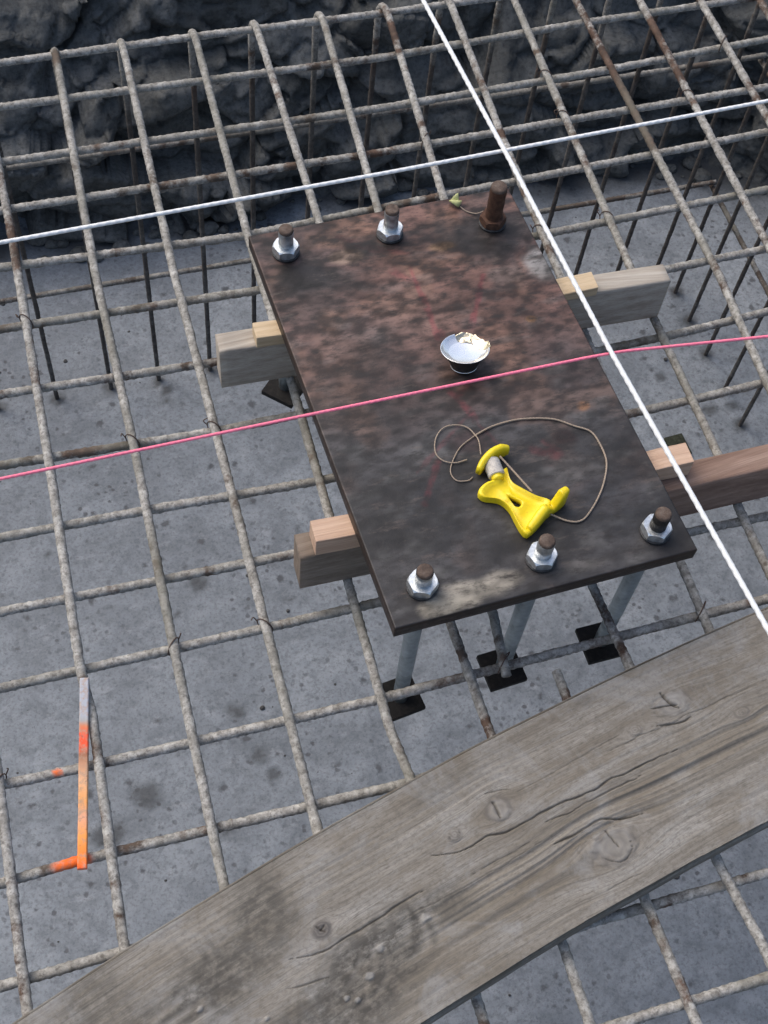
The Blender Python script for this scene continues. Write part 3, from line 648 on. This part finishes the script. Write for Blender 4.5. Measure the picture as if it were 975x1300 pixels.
def wedge(x_out, x_in, y0, y1, zo, mat, seed, label):
    zb = ZB + HB + 0.0012; s = np.sign(x_in - x_out); n = 9; xs = np.linspace(x_out, x_in, n); V, F = [], []
    zt_in = float(plate_z((x_in), (y0 + y1) / 2)) - PTH - 0.0015
    for k, x in enumerate(xs):
        t = k / (n - 1); zt = zo * (1 - t) + zt_in * t
        zcap = float(plate_z(x, (y0 + y1) / 2)) - PTH - 0.001
        if s * (x - (PLX0 if s > 0 else PLX1)) > -0.012: zt = min(zt, zcap)
        wob = 0.0008 * math.sin(5 * t + seed)
        V += [(x, y0 + wob, zb), (x, y1 + wob, zb), (x, y1 + wob, zt), (x, y0 + wob, zt)]
    for k in range(n - 1):
        b = 4 * k
        for q in range(4): r = (q + 1) % 4; F.append((b + q, b + r, b + 4 + r, b + 4 + q) if s < 0 else (b + r, b + q, b + 4 + q, b + 4 + r))
    F += [(0, 1, 2, 3) if s > 0 else (3, 2, 1, 0), tuple(4 * (n - 1) + q for q in ((3, 2, 1, 0) if s > 0 else (0, 1, 2, 3)))]
    V = np.array(V); g = V * np.array([1, 1, 1]) + seed
    o = add('wooden_wedge', mesh('wooden_wedge', V, F, MAT[mat], smooth=False, attrs={'grain': ('FLOAT_VECTOR', g)})); bevel(o, 0.0012, 2)
    return tag(o, label, 'wedge', 'wedges under the steel plate')
PLX0, PLX1 = 0.362, 0.765
wedge(0.318, 0.40, -0.787, -0.759, 0.122, 'fresh_y', 1.3, 'small yellowish wedge on the pale timber, on the side with the square stub end')
PLX0 = 0.372
wedge(0.316, 0.42, -1.129, -1.097, 0.136, 'fresh', 2.1, 'small pinkish wedge on the short brown timber block')
wedge(0.829, 0.72, -0.803, -0.772, 0.117, 'fresh_y', 3.7, 'small pale wedge on the pale timber under the white cord')
PLX1 = 0.785
wedge(0.843, 0.73, -1.128, -1.096, 0.134, 'fresh', 4.4, 'small pinkish wedge on the long reddish timber')

cy_, sy_ = math.cos(PYAW), math.sin(PYAW)
def plate_pos(u, v, dz):
    e = 0.0012 * (fbm(p3(u * 18, v * 18, dz * 40), 3, 7) - 0.5)
    u = u * (1 + e); v = v * (1 + e)
    x = PX + cy_ * u - sy_ * v; y = PY + sy_ * u + cy_ * v
    return np.stack([x, y, plate_z(x, y) + dz], -1)
V, F, uv = slab(np.linspace(-PLW / 2, PLW / 2, 160), np.linspace(-PLL / 2, PLL / 2, 260), plate_pos, PTH, 0.0012)
x, y = V[:, 0], V[:, 1]; pp = p3(x, y)
fy = sstep(-0.5, 0.5, uv[:, 1] / PLL + 0.35 * (fbm(pp * 7, 4, 3) - 0.5) + 0.02)
n1, n2, n3 = fbm(pp * 14, 5, 21), fbm(pp * 38 * [0.6, 1.4, 1], 5, 22), fbm(pp * 5, 3, 23)
grey = np.array([0.042, 0.040, 0.041]); brown = np.array([0.105, 0.058, 0.046]); warm = np.array([0.14, 0.078, 0.052])
lerp = lambda a, b, t: a * (1 - t[:, None]) + b * t[:, None]
tone = lerp(np.tile(grey, (len(V), 1)), brown, np.clip(sstep(0.35, 0.75, fy) * sstep(0.2, 0.6, n3 + .15), 0, 1))
tone = lerp(tone, warm, 0.6 * sstep(0.55, 0.72, n1) * (0.25 + 0.75 * fy))
tone = lerp(tone, np.array([0.085, 0.083, 0.080]), 0.6 * sstep(0.54, 0.72, n2) * (1 - 0.6 * fy))
dry = np.zeros(len(V))
def blot(px, py, rx, ry, c, st, hard=0.5):
    global tone, dry
    q = on_plate(px, py); nn = fbm(pp * 28 + px * .37, 5, int(px) % 97) - 0.5
    d = np.hypot((x - q[0]) / rx, (y - q[1]) / ry) + 1.1 * nn; m = st * (1 - sstep(hard, 1.15, d)); tone = lerp(tone, np.array(c), m); return m
dk = (0.016, 0.015, 0.016)
for b in [(385, 352, .045, .035, dk, .9), (470, 310, .05, .03, dk, .6), (620, 300, .10, .06, (.026, .026, .027), .8), (440, 360, .03, .022, dk, .5), (490, 682, .03, .022, dk, .7), (535, 752, .032, .03, dk, .7),
          (355, 315, .05, .03, (.03, .022, .022), .7), (690, 725, .04, .025, dk, .5), (840, 685, .035, .03, dk, .5), (720, 555, .022, .016, (.03, .016, .015), .8), (560, 640, .06, .05, (.03, .03, .033), .6),
          (780, 640, .07, .07, (.032, .033, .037), .6), (600, 560, .03, .02, (.05, .025, .025), .5), (400, 560, .05, .05, (.05, .045, .044), .5)]: blot(*b)
for b in [(438, 326, .026, .014, (.20, .145, .11), .75), (560, 313, .022, .010, (.21, .13, .075), .8), (690, 335, .03, .035, (.21, .205, .195), .85), (720, 330, .02, .05, (.21, .205, .195), .75), (640, 350, .03, .02, (.13, .11, .10), .5),
          (740, 515, .010, .008, (.20, .10, .05), .7), (675, 405, .008, .006, (.21, .11, .05), .8), (600, 752, .05, .018, (.27, .245, .20), .85), (565, 770, .04, .015, (.25, .225, .18), .8), (640, 735, .035, .014, (.24, .215, .175), .75), (730, 720, .05, .01, (.12, .11, .10), .45),
          (440, 450, .06, .05, (.115, .075, .062), .5), (520, 400, .07, .05, (.12, .078, .065), .5)]: dry = np.maximum(dry, 0.25 * blot(*b))
for pts, wd, st in [([(520, 340), (540, 385), (556, 430)], .006, .55), ([(612, 350), (606, 385), (598, 415)], .006, .6), ([(560, 420), (580, 462)], .004, .35), ([(572, 498), (590, 515), (604, 535)], .007, .6), ([(583, 500), (590, 490)], .008, .5),
                    ([(604, 535), (640, 570)], .004, .3), ([(556, 585), (548, 612), (540, 640)], .006, .55), ([(530, 600), (565, 560), (600, 520)], .004, .3), ([(675, 570), (705, 578)], .008, .4), ([(690, 560), (712, 575)], .006, .35), ([(430, 300), (470, 315), (520, 322)], .008, .25), ([(500, 345), (530, 360)], .010, .35)]:
    L = np.array([on_plate(*p)[:2] for p in pts]); d, t = seg_dist(x, y, L); m = st * (1 - sstep(wd * .3, wd, d + 0.008 * (fbm(pp * 60, 3, 5) - .5))) * sstep(.25, .6, fbm(pp * 90, 3, 45) + .1)
    tone = lerp(tone, np.array([0.16, 0.026, 0.034]), 0.8 * m)
side = uv[:, 2] < -0.0005
hf = fbm(pp * [60, 110, 1] @ np.array([[cy_, sy_, 0], [-sy_, cy_, 0], [0, 0, 1]]), 4, 88); md_ = fbm(pp * [13, 24, 1], 5, 89)
tone = tone * ((0.25 + 1.35 * sstep(0.25, 0.75, hf)) * (0.4 + 0.6 * fy) + (1 - fy) * 0.48)[:, None] * (0.62 + 0.6 * sstep(0.3, 0.7, md_))[:, None]
tone[side] = tone[side] * 0 + np.array([0.030, 0.019, 0.014]) * (0.6 + 0.8 * n2[side])[:, None]
V[:, 2] += np.where(side, 0, 0.0006 * (n2 - .5) + 0.0012 * (n3 - .5))
tag(add('steel_base_plate', mesh('steel_base_plate', V, F, MAT['plate'], attrs={'tone': ('FLOAT_COLOR', tone), 'dry': ('FLOAT', dry)})),
    'thick rusty dark steel base plate carried on wooden wedges and timbers', 'steel plate')

# ------------------------------------------------------------------ anchor bolts through the plate
def hex_nut(af, h, hole):
    n = 48; V, F = [], []; ang = [2 * math.pi * k / n for k in range(n)]
    hexr = [af / 2 / math.cos(((a + math.pi / 6) % (math.pi / 3)) - math.pi / 6) for a in ang]
    cmax = af / 2 * 1.03
    rings = [(lambda a, r: hole, 0.0), (lambda a, r: min(r, cmax), 0.0), (lambda a, r: r, 0.10), (lambda a, r: r, 0.86), (lambda a, r: min(r, cmax), 1.0), (lambda a, r: hole, 1.0), (lambda a, r: hole, 0.0)]
    for fn, zf in rings:
        for a, r in zip(ang, hexr):
            rr = fn(a, r); z = zf
            if zf == 0.86: z = 1.0 - 0.20 * max(0, (r - cmax)) / (af / 2 * 0.1247)
            if zf == 0.10: z = 0.20 * max(0, (r - cmax)) / (af / 2 * 0.1247)
            V.append((rr * math.cos(a), rr * math.sin(a), z * h))
    for i in range(len(rings) - 1):
        for k in range(n): q = (k + 1) % n; F.append((i * n + k, i * n + q, (i + 1) * n + q, (i + 1) * n + k))
    return np.array(V), F
RR = 0.0104
def anchor_bolt(px, py, top, label, stud='galv', nut='galv', tip='rust', sq_rot=0.0, rot=0.0, zlow=-0.172, nut_lift=0.0, fat=1.0):
    q = on_plate(px, py, 0.004); x, y, z = q[0], q[1], q[2] - 0.004
    t = thing('anchor_bolt', label, 'bolt', (x, y, zlow), (0, 0, 0), 'anchor bolts through the steel plate')
    prof, zz = [], zlow - 0.022; z0 = zz
    H = z + top - zlow      # heights relative to the root
    hs = np.arange(-0.022, H - 0.004, 0.0014)
    prof = []
    for k, h in enumerate(hs):
        thread = 0.00055 * math.sin(h * 2 * math.pi / 0.003)
        r = RR * fat + thread
        if 0.10 < h < z - PTH - zlow - 0.004: r = RR * 1.10          # plain shank
        if 0.088 < h <= 0.10: r = RR * (0.97 if h < 0.092 else 1.04)
        prof.append((r, h))
    split = int(np.searchsorted(hs, z - zlow - 0.002))
    V, F = lathe(prof[:split + 1], 20, True, False); add('rod', mesh('rod', V, F, MAT['galv_rod']), t)
    V, F = lathe(prof[split:], 20, False, False); add('stud', mesh('stud', V, F, MAT[stud]), t)
    V, F = lathe([(r_ * RR * fat, H - z_) for r_, z_ in ((1, 0.0055), (0.99, 0.002), (0.9, 0.0003), (0.75, -0.0002), (0.3, 0))], 20, False, True)
    tp = add('rod_tip', mesh('rod_tip', V, F, MAT['tip']), t); tag(tp, 'rusty sawn end of the rod' if tip == 'rust' else 'dark end of the rod')
    tilt = (PTY, -PTX, rot)
    V, F = lathe([(RR * 1.06, 0), (0.0190, 0), (0.0198, 0.0008), (0.0198, 0.0028), (0.0188, 0.0036), (RR * 1.06, 0.0038), (RR * 1.06, 0)], 32, False, False)
    add('washer', mesh('washer', V, F, MAT['washer'], smooth=False), t, (0, 0, z - zlow + 0.0006), tilt)
    V, F = hex_nut(0.0345, 0.0130, RR * 1.02)
    add('nut', mesh('nut', V, F, MAT[nut], smooth=False), t, (0, 0, z - zlow + 0.0043 + nut_lift), tilt)
    # square bearing plate and nut at the lower end
    V, F = box_verts(-0.029, 0.029, -0.029, 0.029, -0.010, 0.0)
    b = add('bearing_plate', mesh('bearing_plate', V, F, MAT['black'], smooth=False), t, (0, 0, 0), (0, 0, sq_rot)); bevel(b, 0.001, 2)
    V, F = hex_nut(0.0335, 0.012, RR * 1.02); add('lower_nut', mesh('lower_nut', V, F, MAT['dark'], smooth=False), t, (0, 0, -0.0245), (0, 0, 0.4))
    return t
anchor_bolt(363, 319, 0.052, 'galvanised bolt at the plate corner above the dark oil patch', rot=0.35, sq_rot=0.80, zlow=-0.192)
anchor_bolt(495, 296, 0.056, 'bright galvanised bolt next to the rusty corner bolt', rot=0.50, sq_rot=0.1)
anchor_bolt(625, 282, 0.080, 'tall brown rusted bolt with a thin wire tied to it', stud='rust', nut='rust', rot=0.2, sq_rot=0.1, fat=1.17)
anchor_bolt(536, 744, 0.046, 'galvanised bolt with rusty tip at the plate corner by the short timber block', rot=0.15, sq_rot=0.13, zlow=-0.186)
anchor_bolt(687, 709, 0.052, 'galvanised bolt touching the end of the yellow line winder', rot=0.30, sq_rot=0.07)
anchor_bolt(832, 674, 0.050, 'dark bolt with galvanised nut at the plate corner by the long timber', stud='dark', tip='rust', rot=0.05, sq_rot=0.02)

# ------------------------------------------------------------------ small things on the plate
# shiny metal cup with a crumpled gilt rim
cq = on_plate(589, 464)
cup = thing('metal_cup', 'small shiny metal cup with a crumpled rim on the steel plate', 'cup', tuple(cq + [0, 0, 0.0005]), (PTY - 0.20, -PTX + 0.06, 0.25))
def cup_mesh(profile, a0, a1, n, crumple):
    A = np.linspace(a0, a1, n); Pf = np.array(profile); V = []
    for r, z in Pf:
        for a in A:
            e = crumple * sstep(0.012, 0.034, np.array(r)) * (vnoise(np.array([a * 5.5, z * 260, r * 160])) - 0.5)
            V.append(((r + e) * math.cos(a), (r + e) * math.sin(a), z + e * 0.8))
    F = []
    for i in range(len(Pf) - 1):
        for k in range(n - 1): F.append((i * n + k, i * n + k + 1, (i + 1) * n + k + 1, (i + 1) * n + k))
    return np.array(V), F
out = [(0.0165, 0.0), (0.0185, 0.001), (0.0205, 0.008), (0.0255, 0.018), (0.0315, 0.026), (0.0335, 0.0295), (0.0335, 0.0302)]
inn = [(0.0328, 0.0302), (0.0315, 0.0285), (0.028, 0.0258), (0.022, 0.0236), (0.013, 0.0222), (0.006, 0.0217), (0.0003, 0.0216)]
g0, g1 = math.radians(-28), math.radians(82)
V, F = cup_mesh(out, g1, g0 + 2 * math.pi, 60, 0.0); add('cup_wall', mesh('cup_wall', V, F, MAT['dark']), cup)  # shade on the outer wall is painted in: dark steel, not polished metal
V, F = cup_mesh(out[-2:] + inn[:4], g1, g0 + 2 * math.pi, 60, 0.0); V2, F2 = cup_mesh(inn[3:], 0, 2 * math.pi, 72, 0.0); F = F + [tuple(k + len(V) for k in f) for f in F2]; V = np.vstack([V, V2]); add('dish', mesh('dish', V, F, MAT['chrome']), cup)
V, F = cup_mesh(out + inn[:4] + [(0.019, 0.0232)], g0, g1, 30, 0.011); add('crumpled_rim', mesh('crumpled_rim', V, F, MAT['foil'], smooth=False), cup)['label'] = 'crumpled gilt part of the rim'
V, F = lathe([(0.0160, 0), (0.0185, 0), (0.0190, 0.0008), (0.0185, 0.0016), (0.0165, 0.0016)], 40, False, False); add('base_rim', mesh('base_rim', V, F, MAT['chrome']), cup)
V, F = lathe([(0.0003, 0.0006), (0.0166, 0.0006)], 40, False, False); add('base', mesh('base', V, F, MAT['dark']), cup)

# yellow plastic line winder with its twine
def yp(x, y): return 530 + x / 3.75, 520 + y / 3.75          # survey of an enlarged view of the winder
wq = on_plate(*yp(430, 430))
wind = thing('line_winder', 'yellow plastic line winder with loose tan twine on the steel plate', 'line winder', tuple(wq))
def loop(pts, dz, n):
    W = np.array([on_plate(*yp(*p), dz) for p in pts]); W = spline(np.vstack([W, W[:1]]), 8); R_, t = resample(W, 1e-3)
    d = np.r_[0, np.cumsum(np.linalg.norm(np.diff(W, axis=0), axis=1))]; tt = np.linspace(0, d[-1], n, endpoint=False)
    return np.stack([np.interp(tt, d, W[:, k]) for k in range(3)], 1)
outer = loop([(425, 272), (446, 335), (500, 372), (570, 408), (640, 436), (600, 500), (535, 590), (500, 575), (468, 520), (440, 468), (392, 428), (312, 414), (290, 385), (325, 345), (378, 325), (405, 285)], 0.014, 64)
inner = loop([(428, 402), (470, 420), (496, 438), (488, 458), (466, 456), (445, 430)], 0.014, 64)
k0 = min(range(64), key=lambda k: sum(np.linalg.norm(np.roll(inner, -k, 0)[q] - outer[q]) for q in range(0, 64, 4))); inner = np.roll(inner, -k0, 0)
rings = []
for t, dz in [(0.02, -0.0125), (0.0, -0.011), (0.0, -0.002), (0.03, 0.0), (0.13, 0.0010), (0.24, -0.0045), (0.75, -0.005), (0.90, -0.0010), (1.0, -0.002), (1.0, -0.011), (0.9, -0.0125), (0.02, -0.0125)]:
    r = outer * (1 - t) + inner * t; r = r.copy(); r[:, 2] += dz; rings.append(r)
V = np.vstack(rings); F = [(i * 64 + k, i * 64 + (k + 1) % 64, (i + 1) * 64 + (k + 1) % 64, (i + 1) * 64 + k) for i in range(len(rings) - 1) for k in range(64)]
world_child('body', mesh('body', V, F, MAT['yellow']), wind)
def fin(pts, dz_mid, heights, thick, name):
    """standing web along a path: heights (lo, hi) per control point"""
    W = np.array([on_plate(*yp(*p), dz_mid) for p in pts]); Ws = spline(W, 8); n = len(Ws)
    hs = np.array(heights, float); hi = np.interp(np.linspace(0, 1, n), np.linspace(0, 1, len(hs)), hs[:, 1]); lo = np.interp(np.linspace(0, 1, n), np.linspace(0, 1, len(hs)), hs[:, 0])
    T = np.gradient(Ws, axis=0); T[:, 2] = 0; T /= np.linalg.norm(T, axis=1)[:, None]; N = np.stack([-T[:, 1], T[:, 0], 0 * T[:, 0]], 1)
    base = np.array([float(plate_z(p[0], p[1])) for p in Ws]); V = []
    for i in range(n):
        for (o, z) in [(-.5, lo[i] + .0015), (-.5, hi[i] - .003), (-.3, hi[i] - .0007), (0, hi[i]), (.3, hi[i] - .0007), (.5, hi[i] - .003), (.5, lo[i] + .0015), (.3, lo[i]), (-.3, lo[i])]:
            f = 1 - 0.25 * (2 * i / (n - 1) - 1) ** 4; p = Ws[i] + N[i] * o * thick * f; V.append((p[0], p[1], base[i] + z))
    m = 9; F = [(i * m + k, i * m + (k + 1) % m, (i + 1) * m + (k + 1) % m, (i + 1) * m + k) for i in range(n - 1) for k in range(m)]
    F += [tuple(range(m))[::-1], tuple(range((n - 1) * m, n * m))]
    return world_child(name, mesh(name, np.array(V), F, MAT['yellow']), wind)
fin([(530, 575), (560, 540), (600, 492), (640, 462), (672, 440), (698, 418)], 0.012, [(0.0008, .020), (0.0008, .024), (0.0008, .029), (.0008, .012), (.0008, .038), (.0008, .037)], 0.0120, 'end_flange')
fin([(293, 278), (318, 240), (355, 207), (398, 184), (436, 176)], 0.021, [(.006, .021), (.0008, .026), (.0008, .029), (.0008, .028), (.006, .022)], 0.009, 'head_flange')
A = on_plate(*yp(345, 235), 0.013); B = on_plate(*yp(385, 335), 0.012)
V, F, s_ = tube(resample([A, B], 0.002)[0], 0.0078, 16); world_child('neck', mesh('neck', V, F, MAT['yellow']), wind)
C0, C1 = A + (B - A) * 0.12, A + (B - A) * 0.80
V, F, s_ = tube(resample([C0, C1], 0.0006)[0], 0.0108, 20, lambda s, th: 1 + 0.05 * np.sin(s * 2 * np.pi / 0.0022 + th) + 0.10 * (vnoise(np.stack([s * 260 + 0 * th, np.cos(th) * 2 + 0 * s, np.sin(th) * 2 + 0 * s], -1)) - .5))
world_child('wound_twine', mesh('wound_twine', V, F, MAT['wound']), wind)
def twine(pts, r, dz, name='twine', mat='twine', parent=wind):
    W = np.array([on_plate(*yp(*p[:2]), (p[2] if len(p) > 2 else dz)) for p in pts]); W = resample(spline(W, 10), 0.0012)[0]
    V, F, s_ = tube(W, r, 7, lambda s, th: 1 + 0.16 * np.sin(s * 2 * np.pi / 0.0042 + 2 * th)); return world_child(name, mesh(name, V, F, MAT[mat]), parent)
twine([(632, 498, .010), (665, 512, .004), (715, 530), (765, 533), (805, 508), (855, 430), (888, 345), (900, 250), (872, 170), (825, 105), (742, 76), (650, 46), (540, 42), (450, 52), (350, 82), (272, 124)], 0.00125, 0.0022)
twine([(272, 124), (205, 178), (168, 245), (158, 300), (188, 338), (242, 337), (262, 322)], 0.0008, 0.002)
twine([(302, 214, .006), (292, 150), (272, 118), (235, 84), (180, 73), (122, 88), (87, 138), (86, 205), (122, 243), (180, 253), (236, 238)], 0.0009, 0.0028)
twine([(392, 222, .020), (450, 285, .018), (545, 390, .016)], 0.0013, 0.018)
# scrap of marking tape wired to the rusty bolt
tq = on_plate(578, 258)
tp = thing('marking_tape', 'scrap of yellow green tape beside the rusty bolt', 'tape', tuple(tq))
n = 12; A_ = np.linspace(0, 1, n); V, F = [], []
for i, t in enumerate(A_):
    for o in (-1, -.33, .33, 1):
        V.append((0.020 * (t - .5), 0.008 * o * (0.7 + .5 * math.sin(5 * t)), 0.003 + 0.0055 * (1 + math.sin(9 * t + o)) * .7))
for i in range(n - 1):
    for k in range(3): F.append((i * 4 + k, i * 4 + k + 1, (i + 1) * 4 + k + 1, (i + 1) * 4 + k))
o = add('tape', mesh('tape', np.array(V), F, MAT['tag']), tp); sm = o.modifiers.new('thick', 'SOLIDIFY'); sm.thickness = 0.0015; o.rotation_euler = (0, 0, 1.1)
W = np.array([on_plate(584, 262, .004), on_plate(592, 268, .002), on_plate(604, 271, .003), on_plate(614, 268, .012)])
V, F, s_ = tube(resample(spline(W, 8), .001)[0], 0.0008, 6); world_child('wire', mesh('wire', V, F, MAT['twine']), tp)

# ------------------------------------------------------------------ painted marker stake lying on the mat
def stake():
    a = NT('painted_stake', 0.6); a.spec(0.3)
    c = a.attr('tone'); c = a.mix(a.ramp(a.noise(130, 5, 0.7), [(0.46, 0.0), (0.62, 0.75)]), c, (0.40, 0.27, 0.19)); c = a.mix(a.ramp(a.noise(60, 5, 0.7), [(0.3, 0.7), (0.42, 0.0)]), c, (0.10, 0.065, 0.05)); a.col(c); a.bump(a.noise(150, 5, .7), .4, .0015)
    A = at(107, 860, 0.0165); B = at(104, 1103, 0.0005); ln = np.linalg.norm(B - A); d = (B - A) / ln; nr = np.cross([0, 0, 1], d); nr /= np.linalg.norm(nr); up_ = np.cross(d, nr)
    V, F, uv = slab(np.linspace(0, ln, 90), np.linspace(-0.0058, 0.0058, 7), lambda u, v, dz: A + np.outer(u, d) + np.outer(v * (1 + 0.10 * (fbm(p3(u * 40, v * 0, 0), 3, 2) - .5)), nr) + np.outer(dz + 0.0008 * (fbm(p3(u * 60, v * 200, 1), 3, 3) - .5), up_), 0.0075, 0.0012)
    t = uv[:, 0] / ln + 0.02 * (fbm(p3(uv[:, 0] * 90, uv[:, 1] * 200, 0), 3, 9) - .5)
    stops = [(0, (.40, .42, .46)), (.20, (.38, .40, .44)), (.235, (.36, .35, .33)), (.265, (.62, .22, .10)), (.31, (.80, .085, .03)), (.385, (.80, .10, .035)), (.42, (.30, .13, .07)), (.46, (.50, .25, .14)), (.55, (.72, .40, .22)), (.66, (.78, .34, .10)), (.74, (.72, .36, .22)), (.84, (.90, .33, .07)), (.95, (.92, .22, .03)), (1.0, (.9, .12, .02))]
    tone = np.stack([np.interp(t, [q[0] for q in stops], [q[1][k] for q in stops]) for k in range(3)], 1)
    tag(add('marker_stake', mesh('marker_stake', V, F, a.m, attrs={'tone': ('FLOAT_COLOR', tone)})), 'thin marker stake sprayed orange with a whitish end lying on the rebar', 'stake')
stake()

# small mossy offcut standing on the floor beyond the long timber
bq = at(862, 563, FLOOR + 0.02)
V, F = box_verts(-0.024, 0.024, -0.03, 0.03, 0, 0.014)
o = add('timber_offcut', mesh('timber_offcut', V, F, m_rust('mossy_dark_wood', (0.012, 0.014, 0.008), (0.03, 0.034, 0.02), (0.07, 0.075, 0.045)), smooth=False), None, (bq[0], bq[1], FLOOR - 0.001), (0, 0, 0.05)); bevel(o, 0.002)
tag(o, 'small dark greenish offcut on the concrete floor beside the long reddish timber', 'offcut')

# ------------------------------------------------------------------ stretched string lines
def cord(name, pts, r, mat, label, pitch):
    P = resample(pts, 0.0016)[0]; P = smooth_line(P, 20)
    V, F, s_ = tube(P, r, 8, lambda s, th: 1 + 0.10 * np.sin(s * 2 * np.pi / pitch + 2 * th) + 0.07 * np.sin(s * 2 * np.pi / pitch - 2 * th))
    tag(add(name, mesh(name, V, F, MAT[mat])), label, 'string', 'string lines stretched over the pit')
ZS = 0.45
w1 = [at(x, y, ZS - 0.003) for x, y in [(0, 308), (487, 220), (975, 128)]]
d0 = (w1[1] - w1[0]) / (w1[1][0] - w1[0][0]); d1 = (w1[2] - w1[1]) / (w1[2][0] - w1[1][0])
cord('string_line', [w1[0] - d0 * 4.3 - [0, 0, .06], w1[0]] + w1[1:] + [w1[2] + d1 * 3.4 - [0, 0, .06]], 0.0024, 'cord', 'white string line stretched over the plate end with the rusty bolt', 0.011)
w2 = [at(x, y, ZS + 0.0025) for x, y in [(537, 0), (648, 205), (772, 440), (978, 805)]]
e0 = (w2[0] - w2[1]) / (w2[0][1] - w2[1][1]); e1 = (w2[3] - w2[2]) / (w2[2][1] - w2[3][1])
cord('string_line', [w2[0] + e0 * 2.6 - [0, 0, .06], w2[0]] + w2[1:] + [w2[3] + e1 * 5.6 - [0, 0, .06]], 0.0029, 'cord', 'thick white cord stretched along the side of the plate over the plank', 0.012)
pk = [at(x, y, ZS - 0.003) for x, y in [(0, 608), (380, 529), (745, 454), (790, 446), (975, 427)]]
f0 = (pk[1] - pk[0]) / (pk[1][0] - pk[0][0]); f1 = (pk[4] - pk[3]) / (pk[4][0] - pk[3][0])
cord('string_line', [pk[0] - f0 * 4.3 - [0, 0, .06]] + pk + [pk[4] + f1 * 3.6 - [0, 0, .06]], 0.0017, 'pink', 'thin pink string line crossing the middle of the steel plate', 0.007)
